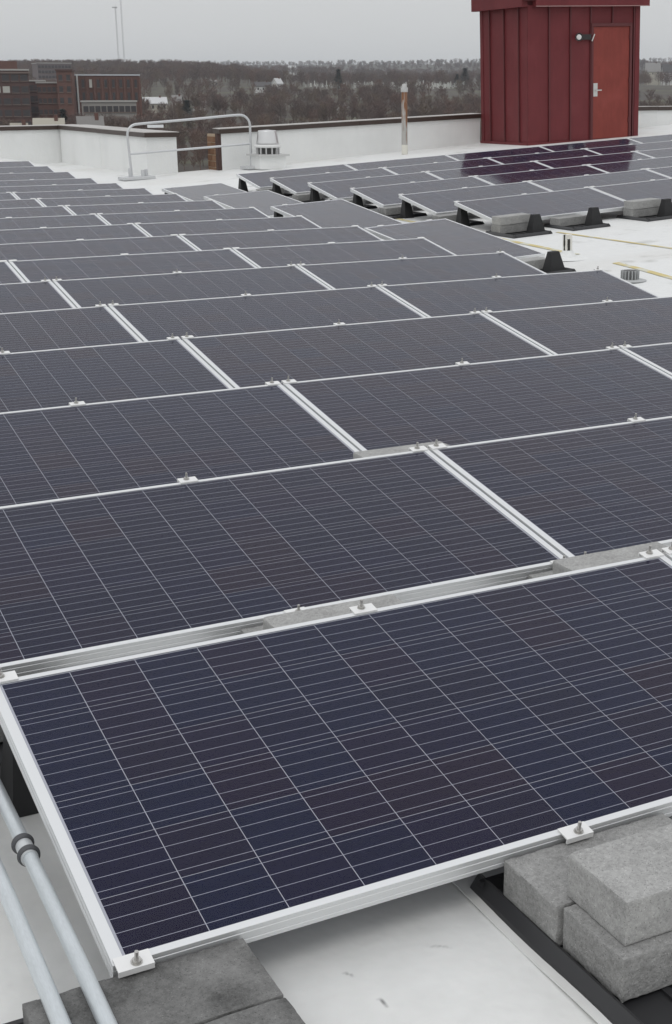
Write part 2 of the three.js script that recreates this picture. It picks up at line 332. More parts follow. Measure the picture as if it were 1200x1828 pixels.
const conc = (seedN, base, contrast) => {
  const t = tex(512, 512, (u, v) => {
    const a = fbm(u * 5, v * 5, 5, 5, seedN), b = fbm(u * 70, v * 70, 70, 3, seedN + 9), c = fbm(u * 16, v * 16, 16, 3, seedN + 17);
    const e = hash(Math.floor(u * 512), Math.floor(v * 512), seedN + 5), f = hash(Math.floor(u * 190), Math.floor(v * 190), seedN + 6);
    let k = base * (1 + contrast * (a - 0.5) * 1.2 + 0.45 * (b - 0.5) + 0.12 * (c - 0.5) + 0.30 * (e - 0.5) + 0.14 * (f - 0.5));
    const h = hash(Math.floor(u * 256), Math.floor(v * 256), seedN); if (h > 0.98) k *= 0.55; else if (h < 0.02) k *= 1.4;
    return [k, k * 0.995, k * 0.97];
  }); t.repeat.set(2.1, 2.1); return t;
};
const concBump = tex(512, 512, (u, v) => { const b = fbm(u * 60, v * 60, 60, 3, 301), c = fbm(u * 150, v * 150, 150, 2, 311); return 0.3 + 0.6 * b + 0.3 * (c - 0.5); }, false); concBump.repeat.set(2.1, 2.1);
const mConc = [new THREE.MeshStandardMaterial({ map: conc(401, 0.34, 0.45), bumpMap: concBump, bumpScale: 0.0012, roughness: 0.93 }), new THREE.MeshStandardMaterial({ map: conc(431, 0.275, 0.4), bumpMap: concBump, bumpScale: 0.0035, roughness: 0.95 }), new THREE.MeshStandardMaterial({ map: conc(461, 0.165, 1.1), bumpMap: concBump, bumpScale: 0.0012, roughness: 0.92 })];
const BL = 0.406, BH = 0.093, BD = 0.193;
function blockGeo(s) { // solid block with slightly worn, chipped arrises
  const ax = (half, n) => { const l = [-half, -half + 0.0025, -half + 0.006]; for (let i = 1; i < n; i++) l.push(-half + 0.006 + (2 * half - 0.012) * i / n); l.push(half - 0.006, half - 0.0025, half); return l; };
  const X = ax(BL / 2, 40), Y = ax(BH / 2, 10), Z = ax(BD / 2, 20), pos = [], uv = [], idx = [];
  const shape = (x, y, z) => {
    const ex = BL / 2 - Math.abs(x), ey = BH / 2 - Math.abs(y), ez = BD / 2 - Math.abs(z), e = [ex, ey, ez].sort((p, q) => p - q);
    const n = fbm((x + 3) * 55 + y * 47, (z + 3) * 55 + y * 29, 997, 3, s), chip = 0.0012 + 0.009 * Math.max(0, n - 0.56);
    const k = Math.max(0, 1 - e[1] / 0.0045), w = 0.0010 * (fbm((x + 5) * 45 + y * 37, (z + 5) * 45 + y * 53, 991, 3, s + 3) - 0.5);
    const mv = (v, ee) => v - Math.sign(v) * (ee < 0.003 ? chip * k : 0) + Math.sign(v) * (ee < 0.0001 && e[1] > 0.003 ? w : 0);
    return [mv(x, ex), mv(y, ey), mv(z, ez)];
  };
  const grid = (A, B, f, fu) => { const o = pos.length / 3; for (const a of A) for (const b of B) { const p = f(a, b); pos.push(...shape(...p)); uv.push(fu(a, b)[0] + s * 0.37, fu(a, b)[1] + s * 0.61); }
    for (let i = 0; i + 1 < A.length; i++) for (let j = 0; j + 1 < B.length; j++) { const q = o + i * B.length + j; idx.push(q, q + B.length, q + 1, q + B.length, q + B.length + 1, q + 1); } };
  for (const sg of [-1, 1]) {
    const fl = l => sg > 0 ? l : [...l].reverse();
    grid(fl(Z), X, (a, b) => [b, sg * BH / 2, a], (a, b) => [b, a]);
    grid(fl(X), Y, (a, b) => [a, b, sg * BD / 2], (a, b) => [a, b]);
    grid(fl(Y), Z, (a, b) => [sg * BL / 2, a, b], (a, b) => [b, a]);
  }
  const g = new THREE.BufferGeometry(); g.setAttribute('position', new THREE.Float32BufferAttribute(pos, 3)); g.setAttribute('uv', new THREE.Float32BufferAttribute(uv, 2)); g.setIndex(idx); g.computeVertexNormals(); return g;
}
const gBlocks = [blockGeo(1), blockGeo(2), blockGeo(3)];
let blockN = 0;
function block(label, x, y, z, m, turn = 0, roll = 0) { // x, z: centre; y: underside
  const o = single('concrete_block', gBlocks[blockN++ % 3], mConc[m], label, 'concrete block', 'concrete ballast blocks');
  o.position.set(x, y + BH / 2, z); o.rotation.set(0, turn, roll); return o;
}
function tray(label, x, z, y = 0, roll = 0, posts = []) {
  const o = thing('ballast_tray', label, 'ballast tray', [x, y, z], 'black ballast trays'); o.rotation.z = roll;
  const p = mesh('pan', gPan, mBlack, o); mesh('rib_bars', gRibs, mBlack, p);
  for (const [px, pz, h] of posts) mesh('upright_post', frustum(0.17, 0.15, 0.012, 0.085, 0.07, h, px, pz), mBlackMatt, o);
  return o;
}
const BY = 0.0195;
// front right
tray('black tray under the three stacked blocks before the front panel', 1.035, 0.225);
{
  const s = single('slip_sheet', (() => { const g = new THREE.BoxGeometry(0.58, 0.0035, 0.76, 12, 1, 16), p = g.attributes.position; for (let i = 0; i < p.count; i++) { const e = Math.max(0, -p.getX(i) - 0.2) / 0.09; p.setY(i, p.getY(i) + 0.006 * e * e * (0.5 + 0.5 * Math.sin(p.getZ(i) * 13))); } g.translate(1.045, 0.00225, 0.245); g.computeVertexNormals(); return g; })(), new THREE.MeshStandardMaterial({ map: roofTex, roughness: 0.45 }), 'white slip sheet under the tray with the stacked blocks', 'slip sheet');
}
block('grey concrete block with coarse top, at the back of the stack by the front panel', 0.803 + BL / 2, BY, 0.003 + BD / 2, 1);
block('rough grey concrete block underneath the smooth one in the front stack', 0.814 + BL / 2, BY, 0.202 + BD / 2, 1, 0.005);
block('smooth pale concrete block lying on top of the front stack', 0.839 + BL / 2, BY + BH + 0.001, 0.176 + BD / 2, 0, -0.012);
// front left
tray('black tray under the two dark blocks at the corner of the front panel', -0.035, 0.225);
block('dark stained concrete block under the conduits, touching the front panel corner', -0.166 + BL / 2, BY, 0.002 + BD / 2, 2);
block('dark concrete block in front of the one beneath the conduits', -0.164 + BL / 2, BY, 0.2 + BD / 2, 2, 0.008);
// between the first rows
tray('black tray at the far left corner of the front panel', 0.04, -1.215);
block('lone concrete block behind the far left corner of the front panel', 0.04, BY, -1.32, 2);
for (const [r, x, xs, a, zo, l] of [[1, 1.02, 0.8, 0.797, 0.178, 'between the first two rows behind the front panel'], [1, 2.0, 1.785, 1.79, 0.155, 'between the first two rows beside the first panel gap'], [2, 2.03, 1.834, 1.82, 0.07, 'between the second and third rows']]) {
  const z = -r * PITCH;
  tray(`black tray ${l}`, x, z + 0.235);
  block(`low concrete block ${l}, farther one`, a + BL / 2, BY, z + 0.008 + BD / 2, 1);
  block(`low concrete block ${l}, beneath another`, xs + BL / 2, BY, z + 0.206 + BD / 2, 1);
  block(`upper concrete block ${l}`, xs + BL / 2, BY + BH + 0.001, z + zo + BD / 2, 0, rr(-0.015, 0.015));
}
// in front of the array before the hut
[[0.13, 'at the left end of the'], [0.93, 'second from the left end of the'], [1.98, 'under the panel gap of the']].forEach(([x, w], n) => {
  const c = rp(x, 0.235); tray(`black tray with post ${w} array before the red hut`, c[0], c[2], c[1], PHI, [[0.15, 0.13, 0.215]]);
  const B = (dx, dz, k, lab, m, t) => { const q = rp(x + dx, 0.235 + dz, BY + k * (BH + 0.001) + BH / 2); const o = block(lab, q[0], q[1] - BH / 2, q[2], m, 0, PHI); };
  B(-0.03, -0.115, 0, `lower concrete block ${w} array before the red hut`, 1);
  if (n !== 1) B(-0.02, -0.11, 1, `upper concrete block ${w} array before the red hut`, 0);
});
for (let r = 1; r < 6; r++) { const c = rp(0.1, -r * RP + 0.235); tray(`black tray before the red hut beside the left end of the ${ordinal(r)} row`, c[0], c[2], c[1], PHI); const q = rp(0.12, -r * RP + 0.13, BY + BH / 2); const o = block(`concrete block before the red hut in the tray of the ${ordinal(r)} row`, q[0], q[1] - BH / 2, q[2], 1, 0, PHI); }
{ // the tray at the foot of the first lengthwise panel
  const x = 6.62, z = -8.85, y = roofY(x, z); tray('black tray with upright post right of the large array', x, z, y, PHI, [[0.1, 0.17, 0.2]]);
  block('pale concrete block beside the lone upright post right of the large array', x - 0.05, y + BY, z - 0.08, 0, 0, PHI);
}

// ------------------------------------------------------------------ conduits
const galvTex = tex(256, 256, (u, v) => { const a = fbm(u * 20, v * 20, 20, 3, 501), b = fbm(u * 4, v * 4, 4, 3, 511); const k = 0.66 + 0.10 * (a - 0.5) + 0.10 * (b - 0.5); return [k * 0.94, k * 1.0, k * 1.03]; }); galvTex.repeat.set(12, 3);
const mGalv = new THREE.MeshStandardMaterial({ map: galvTex, roughness: 0.42, metalness: 0.55 });
const cy0 = BY + BH + 0.0158;
const c1 = thing('metal_conduit', 'galvanised conduit with a dark ringed coupling, lying beside the front panel', 'conduit', [0, 0, 0], 'galvanised conduits');
mesh('pipe', tube([V(-0.0735, cy0, 0.75), V(-0.052, cy0, -0.06), V(-0.040, cy0, -0.85), V(-0.03, cy0, -2.2)], 0.0150, 40, 20, 0.5), mGalv, c1);
{
  const g = (r, a, b, m, nm) => { const q = mesh(nm, new THREE.CylinderGeometry(r, r, b - a, 24).rotateX(Math.PI / 2), m, c1); q.position.set(-0.0462, cy0, -(a + b) / 2); q.rotation.y = -0.015; return q; };
  const body = g(0.0175, 0.435, 0.513, mat([0.62, 0.64, 0.65], 0.4, { metalness: 0.4 }), 'coupling');
  const mr = mat([0.09, 0.092, 0.098], 0.55, { metalness: 0.3 });
  for (const zc of [0.500, 0.449]) { const q = mesh('coupling_ring', new THREE.TorusGeometry(0.0180, 0.0056, 10, 28).scale(1, 1, 1.5), mr, c1); q.position.set(-0.0462, cy0, -zc); }
}
const c2 = single('metal_conduit', tube([V(-0.140, cy0, 0.75), V(-0.121, cy0, -0.06), V(-0.110, cy0, -0.85), V(-0.10, cy0, -2.2)], 0.0155, 40, 20, 0.5), mGalv, 'plain galvanised conduit without coupling, outermost beside the front panel', 'conduit', 'galvanised conduits');

// ------------------------------------------------------------------ roof penetrations
{
  const x = 7.32, z = -9.34, y = roofY(x, z);
  const o = thing('vent_pipe', 'short white vent pipe with dark peeling patches and a flared boot', 'vent pipe', [x, y, z]); o.rotation.z = PHI * 0.5;
  const pt = tex(256, 256, (u, v) => { const n = fbm(u * 5, v * 7, 7, 4, 611); const d = (Math.abs(u - 0.79) < 0.035 + 0.05 * (n - 0.5) && v < 0.92) || (Math.abs(u - 0.965) < 0.07 + 0.08 * (n - 0.5) && v > 0.12 && v < 0.55); return d ? [0.03, 0.028, 0.026] : [0.72 - 0.2 * Math.max(0, n - 0.5), 0.71 - 0.25 * Math.max(0, n - 0.5), 0.66 - 0.3 * Math.max(0, n - 0.5)]; });
  mesh('pipe', new THREE.LatheGeometry([[0.047, 0.03], [0.047, 0.08], [0.047, 0.13], [0.047, 0.18], [0.047, 0.235], [0.040, 0.238], [0.0, 0.236]].map(p => new THREE.Vector2(...p)), 28), new THREE.MeshStandardMaterial({ map: pt, roughness: 0.7 }), o);
  mesh('boot', new THREE.LatheGeometry([[0.21, 0.002], [0.205, 0.005], [0.13, 0.010], [0.085, 0.03], [0.058, 0.07], [0.0495, 0.085], [0.048, 0.085]].map(p => new THREE.Vector2(...p)), 32), mWall, o);
}
{
  const x = 6.92, z = -7.78, y = roofY(x, z);
  const o = thing('drain_strainer', 'small grey ribbed drain strainer beside the large array', 'roof drain', [x, y, z]);
  mesh('ring', new THREE.LatheGeometry([[0.0, 0.002], [0.15, 0.002], [0.145, 0.014], [0.10, 0.02], [0.0, 0.02]].map(p => new THREE.Vector2(...p)), 28), mat([0.45, 0.46, 0.46], 0.6), o);
  mesh('dome', new THREE.LatheGeometry([[0.07, 0.02], [0.063, 0.085], [0.05, 0.098], [0, 0.1]].map(p => new THREE.Vector2(...p)), 20), mat([0.12, 0.12, 0.12], 0.7), o);
  for (let i = 0; i < 16; i++) { const a = i / 16 * Math.PI * 2, r = mesh('rib', bx(0.062, 0.02, -0.005, 0.082, 0.095, 0.005), mat([0.36, 0.37, 0.37], 0.6), o); r.rotation.y = a; }
}
function ribbon(label, pts, w) { // yellow line lying on the roof
  const l = []; for (let i = 0; i + 1 < pts.length; i++) { const [x0, z0] = pts[i], [x1, z1] = pts[i + 1], n = 10; for (let k = 0; k < n; k++) {
    const a = [x0 + (x1 - x0) * k / n, z0 + (z1 - z0) * k / n], b = [x0 + (x1 - x0) * (k + 1) / n, z0 + (z1 - z0) * (k + 1) / n], d = V(b[0] - a[0], 0, b[1] - a[1]).normalize(), nn = [-d.z * w / 2, d.x * w / 2];
    const q = [[a[0] - nn[0], a[1] - nn[1]], [a[0] + nn[0], a[1] + nn[1]], [b[0] + nn[0], b[1] + nn[1]], [b[0] - nn[0], b[1] - nn[1]]].map(([x, z]) => V(x, roofY(x, z) + 0.0045, z));
    for (const t of [0, 1, 2, 0, 2, 3]) l.push(q[t].x, q[t].y, q[t].z); } }
  const g = new THREE.BufferGeometry(); g.setAttribute('position', new THREE.Float32BufferAttribute(l, 3)); g.setAttribute('uv', new THREE.Float32BufferAttribute(new Float32Array(l.length / 3 * 2).map((_, i) => i % 2 ? l[(i >> 1) * 3 + 2] : l[(i >> 1) * 3]), 2)); g.computeVertexNormals();
  const m = new THREE.MeshStandardMaterial({ roughness: 0.6, map: yellowTex }); const o = structure('yellow_marking', g, m); return o;
}
const yellowTex = tex(256, 256, (u, v) => { const a = fbm(u * 8, v * 8, 8, 4, 701), k = Math.min(1, Math.max(0, (a - 0.35) * 5)); return [0.62, 0.51 + 0.10 * (1 - k), 0.22 + 0.28 * (1 - k)]; });
ribbon('', [[7.86, -14.6], [7.69, -11.43], [7.54, -9.49]], 0.075);
ribbon('', [[7.47, -8.75], [7.40, -8.29], [7.27, -7.63], [7.2, -7.1]], 0.075);
ribbon('', [[8.40, -11.15], [8.43, -9.1], [8.45, -7.5]], 0.05);

// ------------------------------------------------------------------ guard rail, fan, rusty pipe
{
  const zr = -24.5, xl = 7.53, xr = 10.02, yl = roofY(xl, zr), yr = roofY(xr, zr);
  const o = thing('guard_rail', 'galvanised guard rail with rounded corners across the parapet opening', 'guard rail', [0, 0, 0]);
  const m = mat([0.60, 0.61, 0.62], 0.4, { metalness: 0.4 });
  const arc = []; const R = 0.2;
  arc.push(V(xl + 0.03, yl + 0.02, zr)); arc.push(V(xl, yl + 0.6, zr));
  for (let i = 0; i <= 6; i++) { const a = Math.PI - i / 6 * Math.PI / 2; arc.push(V(xl - 0.01 + R + R * Math.cos(a), 1.10 - R + R * Math.sin(a), zr)); }
  arc.push(V((xl + xr) / 2, 1.175, zr));
  for (let i = 0; i <= 6; i++) { const a = Math.PI / 2 - i / 6 * Math.PI / 2; arc.push(V(xr - R + R * Math.cos(a), 1.25 - R + R * Math.sin(a), zr)); }
  arc.push(V(xr, yr + 0.5, zr), V(xr, yr + 0.02, zr));
  mesh('top_rail', tube(arc, 0.024, 120, 12, 0.5), m, o);
  mesh('middle_rail', tube([V(xl, 0.55, zr), V(xr, 0.70, zr)], 0.021, 2, 12), m, o);
  mesh('name_plate', bx(xl + 0.38, 1.03, zr + 0.028, xl + 0.70, 1.085, zr + 0.034), mat([0.7, 0.71, 0.72], 0.5), o);
  for (const [x, y, s] of [[xl + 0.12, yl, 1], [xr + 0.12, yr, 0.9]]) {
    const b = mesh('base_plate', bx(-0.31 * s, 0.004, -0.2, 0.31 * s, 0.055, 0.22), mat([0.56, 0.57, 0.575], 0.6), o); b.position.set(x, y + 0.012, zr); b.rotation.z = PHI * 0.6;
    for (const dx of [-0.12, 0.1, 0.2]) mesh('socket', cyl(0.034, 0.034, dx < 0 ? 0.16 : 0.12, dx * s, 0.055, dx === 0.1 ? 0.1 : 0, 12), m, b);
  }
}
{
  const x = 10.28, z = -24.25, y = roofY(x, z);
  const o = thing('exhaust_fan', 'spun aluminium rooftop fan on a white curb beside the guard rail', 'roof fan', [x, y, z]);
  mesh('curb', bx(-0.27, 0, -0.27, 0.27, 0.25, 0.27), mWall, o);
  mesh('curb_cap', bx(-0.33, 0.251, -0.33, 0.33, 0.285, 0.33), mat([0.55, 0.55, 0.54], 0.5, { metalness: 0.3 }), o);
  mesh('louvre_core', cyl(0.2, 0.2, 0.12, 0, 0.286, 0, 24), mat([0.06, 0.06, 0.06], 0.7), o);
  for (let i = 0; i < 12; i++) { const f = mesh('louvre_fin', bx(0.2, 0.287, -0.012, 0.235, 0.405, 0.012), mat([0.55, 0.55, 0.55], 0.5), o); f.rotation.y = i / 12 * Math.PI * 2; }
  mesh('wind_band', new THREE.LatheGeometry([[0.0, 0.405], [0.235, 0.405], [0.262, 0.42], [0.262, 0.468], [0.235, 0.47], [0, 0.47]].map(p => new THREE.Vector2(...p)), 36), mat([0.76, 0.76, 0.75], 0.45), o);
  mesh('drum', new THREE.LatheGeometry([[0.0, 0.471], [0.232, 0.471], [0.225, 0.50], [0.185, 0.72], [0.175, 0.735], [0, 0.75]].map(p => new THREE.Vector2(...p)), 40), mat([0.72, 0.72, 0.72], 0.28, { metalness: 0.9 }), o);
}
{
  const x = 13.62, z = -24.75, y = roofY(x, z);
  const t = tex(256, 512, (u, v) => { // rust streaks on old galvanised pipe, white coating at its foot
    const a = fbm(u * 6, v * 10, 10, 4, 801), b = fbm(u * 14, v * 3, 14, 4, 811), k = fbm(u * 3, v * 5, 5, 3, 821);
    if (v < 0.15 + 0.01 * a) return [0.70, 0.69, 0.62];
    const r = Math.min(1, Math.max(0, (b * 0.7 + k * 0.6 + (v - 0.5) * 0.45 - 0.62) * 5));
    const base = 0.42 + 0.2 * (a - 0.5); return [base * (1 - r) + 0.22 * r, base * 0.97 * (1 - r) + 0.105 * r, base * 0.92 * (1 - r) + 0.055 * r];
  });
  const o = thing('stack_pipe', 'rusty vertical pipe with white foot standing before the parapet', 'vent pipe', [x, y, z]);
  mesh('pipe', new THREE.LatheGeometry([[0.066, 0], [0.066, 0.16], [0.0635, 0.32], [0.063, 0.48], [0.063, 0.64], [0.063, 0.8], [0.063, 0.96], [0.063, 1.12], [0.063, 1.28]].map(p => new THREE.Vector2(...p)), 28), new THREE.MeshStandardMaterial({ map: t, roughness: 0.85 }), o);
  mesh('cap', new THREE.LatheGeometry([[0.064, 1.27], [0.078, 1.28], [0.078, 1.36], [0.05, 1.37], [0.05, 1.43], [0.0, 1.44]].map(p => new THREE.Vector2(...p)), 20), mat([0.5, 0.5, 0.49], 0.7), o);
}

// ------------------------------------------------------------------ the red hut
{
  const o = thing('stair_hut', 'dark red metal-clad roof hut with a lighter red door', 'hut', [16.33, 0.5, -24.1]); o.rotation.z = 0.03;
  const redTex = (sd, c) => tex(512, 512, (u, v) => { const a = fbm(u * 5, v * 5, 5, 5, sd), b = fbm(u * 40, v * 8, 40, 3, sd + 7), k = 1 + 0.28 * (a - 0.5) + 0.18 * (b - 0.5); const ch = 0.018 * Math.max(0, a - 0.55); return [c[0] * k + ch, c[1] * k + ch, c[2] * k + ch]; });
  const rt = redTex(901, [0.150, 0.028, 0.032]); rt.repeat.set(0.5, 0.5);
  const mRed = new THREE.MeshPhysicalMaterial({ map: rt, roughness: 0.5, specularIntensity: 0.55 }), mRedDk = mat([0.100, 0.020, 0.022], 0.55);
  const w = 2.92, d = 1.95, h = 3.02;
  mesh('wall_core', bx(0.01, 0.02, -d + 0.01, w - 0.01, h, -0.01), mRedDk, o);
  const seamX = [0.0, 0.52, 1.07, 1.60, 2.18, 2.76, w];
  for (let i = 0; i + 1 < seamX.length; i++) { const y0 = i === 3 || i === 4 ? 2.56 : 0.12; mesh('wall_panel', bx(seamX[i] + 0.012, y0, -0.012, seamX[i + 1] - 0.012, h - 0.1, 0.004 + 0.002 * rnd()), mRed, o); }
  for (const x of seamX.slice(1, -1)) mesh('standing_seam', bx(x - 0.016, x === 2.18 ? 2.56 : 0.12, -0.004, x + 0.016, h - 0.1, 0.042), mRedDk, o);
  const seamZ = [0, -0.34, -0.94, -1.54, -d];
  for (let i = 0; i + 1 < seamZ.length; i++) mesh('wall_panel', bx(-0.005 - 0.002 * rnd(), 0.12, seamZ[i + 1] + 0.012, 0.012, h - 0.1, seamZ[i] - 0.012), mRed, o);
  for (const z of seamZ.slice(1, -1)) mesh('standing_seam', bx(-0.042, 0.12, z - 0.016, 0.004, h - 0.1, z + 0.016), mRedDk, o);
  mesh('corner_trim', merge([bx(-0.02, 0.1, -0.11, -0.008, h - 0.08, 0.016), bx(-0.02, 0.1, 0.005, 0.12, h - 0.08, 0.017)]), mRed, o);
  mesh('corner_trim', bx(w - 0.11, 0.1, 0.005, w + 0.012, h - 0.08, 0.017), mRed, o);
  mesh('corner_trim', bx(-0.02, 0.1, -d - 0.012, -0.006, h - 0.08, -d + 0.1), mRed, o);
  mesh('base_flashing', merge([bx(-0.05, -0.03, -d - 0.02, -0.004, 0.118, 0.045), bx(-0.05, -0.03, 0.004, w + 0.03, 0.118, 0.046)]), mRed, o);
  const rf = mesh('roof', bx(-0.14, h + 0.001, -d - 0.12, w + 0.14, h + 1.57, 0.14), mRedDk, o);
  mesh('fascia', merge([bx(-0.16, h - 0.115, -d - 0.14, -0.02, h + 1.6, 0.02), bx(-0.16, h + 0.02, 0.02, 0.098, h + 1.605, 0.16), bx(0.1, h - 0.115, 0.02, w + 0.16, h + 1.6, 0.16)]), mRed, o);
  mesh('eave_strip', bx(0.1, h - 0.122, 0.162, w + 0.16, h - 0.105, 0.168), mat([0.34, 0.20, 0.19], 0.4), rf);
  mesh('door_frame', merge([bx(1.605, 0.118, 0.006, 1.66, 2.55, 0.055), bx(2.64, 0.118, 0.006, 2.70, 2.55, 0.055), bx(1.605, 2.49, 0.007, 2.70, 2.56, 0.056)]), mRedDk, o);
  const dt = redTex(951, [0.232, 0.052, 0.042]); dt.repeat.set(0.6, 0.6);
  const door = mesh('door', bx(1.665, 0.125, 0.004, 2.635, 2.485, 0.03), new THREE.MeshPhysicalMaterial({ map: dt, roughness: 0.55, specularIntensity: 0.4 }), o);
  const mh = mat([0.62, 0.62, 0.60], 0.35, { metalness: 0.6 });
  mesh('lock_plate', bx(1.675, 1.03, 0.0305, 1.785, 1.31, 0.04), mh, door);
  mesh('handle', merge([new THREE.CylinderGeometry(0.014, 0.014, 0.06, 12).rotateX(Math.PI / 2).translate(1.73, 1.16, 0.06), bx(1.72, 1.148, 0.078, 1.86, 1.172, 0.094)]), mh, door);
  for (const y of [0.45, 1.3, 2.2]) mesh('hinge', bx(2.622, y, 0.031, 2.65, y + 0.1, 0.058), mRedDk, door);
  const lamp = mesh('flood_lamp', new THREE.LatheGeometry([[0, 0], [0.05, 0.0], [0.062, 0.03], [0.078, 0.13], [0.085, 0.135], [0.083, 0.148]].map(p => new THREE.Vector2(...p)), 24).rotateX(Math.PI / 2), mat([0.16, 0.15, 0.15], 0.4), o);
  lamp.position.set(1.27, 2.30, 0.10); lamp.rotation.y = -0.75; lamp.rotation.x = 0.25;
  mesh('lens', new THREE.SphereGeometry(0.082, 24, 10, 0, Math.PI * 2, 0, 0.75).scale(1, 0.45, 1).rotateX(Math.PI / 2).translate(0, 0, 0.115), mat([0.78, 0.78, 0.76], 0.15), lamp);
  mesh('lamp_bracket', merge([bx(1.22, 2.22, 0.02, 1.58, 2.33, 0.075), bx(1.24, 2.25, 0.07, 1.32, 2.33, 0.13)]), mat([0.03, 0.025, 0.025], 0.6), o);
  mesh('conduit_end', new THREE.CylinderGeometry(0.014, 0.014, 0.16, 10).rotateZ(-0.45).translate(1.635, 2.26, 0.075), mh, o);
}

// ------------------------------------------------------------------ land beyond the roof
// ground height by distance ahead of the camera
const fwd = V(Math.sin(YAW), 0, -Math.cos(YAW)), side = V(Math.cos(YAW), 0, Math.sin(YAW));
const CP = Math.cos(PIT), HZ = 171.5, KH = F / CP; // pixels of the photograph per unit slope at the horizon
const prof = [[0, -15.5], [150, -16.5], [300, -16], [450, -13.6], [600, -10.2], [750, -5.0], [900, 1.0], [1050, 6.5], [1250, 9], [1600, 16], [2200, 30], [3000, 53], [4200, 86], [5200, 96], [9000, 60]];
const nz2 = (x, z, s) => fbm(x / 400 + 50, z / 400 + 50, 256, 4, s) - 0.5;
function groundY(x, z) {
  const D = Math.hypot(x - EYE.x, z - EYE.z);
  let y = prof[prof.length - 1][1];
  for (let i = 0; i + 1 < prof.length; i++) if (D < prof[i + 1][0]) { const [a, ya] = prof[i], [b, yb] = prof[i + 1], t = (D - a) / (b - a); y = ya + (yb - ya) * t; break; }
  const rx = x - EYE.x, rz = z - EYE.z, al = rx * fwd.x + rz * fwd.z, ac = (rx * side.x + rz * side.z) / Math.max(1, al) * KH + CX;
  if (al > 100) y += 12 * Math.exp(-(((al - 1450) / 300) ** 2)) / (1 + Math.exp((ac - 470) / 35)) / (1 + Math.exp(-(ac + 200) / 60));
  return y + nz2(x, z, 5) * Math.min(26, D * 0.009) * (D > 900 ? 1.3 : 1);
}
// the point on the land seen in pixel column px at distance D
function land(px, D) { const t = (px - CX) / KH, p = EYE.clone().addScaledVector(fwd, D).addScaledVector(side, t * D); p.y = groundY(p.x, p.z); return p; }
{
  const rs = [14]; while (rs[rs.length - 1] < 5600) rs.push(rs[rs.length - 1] * 1.045 + 2);
  const na = 240, pos = [], uv = [], idx = [];
  for (const r of rs) for (let i = 0; i <= na; i++) { const a = i / na * Math.PI * 2, x = EYE.x + Math.sin(a) * r, z = EYE.z - Math.cos(a) * r; pos.push(x, groundY(x, z), z); uv.push(x / 160, z / 160); }
  for (let j = 0; j + 1 < rs.length; j++) for (let i = 0; i < na; i++) { const a = j * (na + 1) + i, b = a + na + 1; idx.push(a, a + 1, b, b, a + 1, b + 1); }
  const g = new THREE.BufferGeometry(); g.setAttribute('position', new THREE.Float32BufferAttribute(pos, 3)); g.setAttribute('uv', new THREE.Float32BufferAttribute(uv, 2)); g.setIndex(idx); g.computeVertexNormals();
  const t = tex(1024, 1024, (u, v) => { const a = fbm(u * 8, v * 8, 8, 6, 1001), b = fbm(u * 50, v * 50, 50, 4, 1011); const k = Math.min(1, Math.max(0, (a - 0.42) * 4)); const m = 0.75 + 0.5 * b; return [(0.070 * (1 - k) + 0.095 * k) * m, (0.058 * (1 - k) + 0.092 * k) * m, (0.048 * (1 - k) + 0.058 * k) * m]; });
  structure('ground', g, new THREE.MeshStandardMaterial({ map: t, roughness: 0.95 }));
}
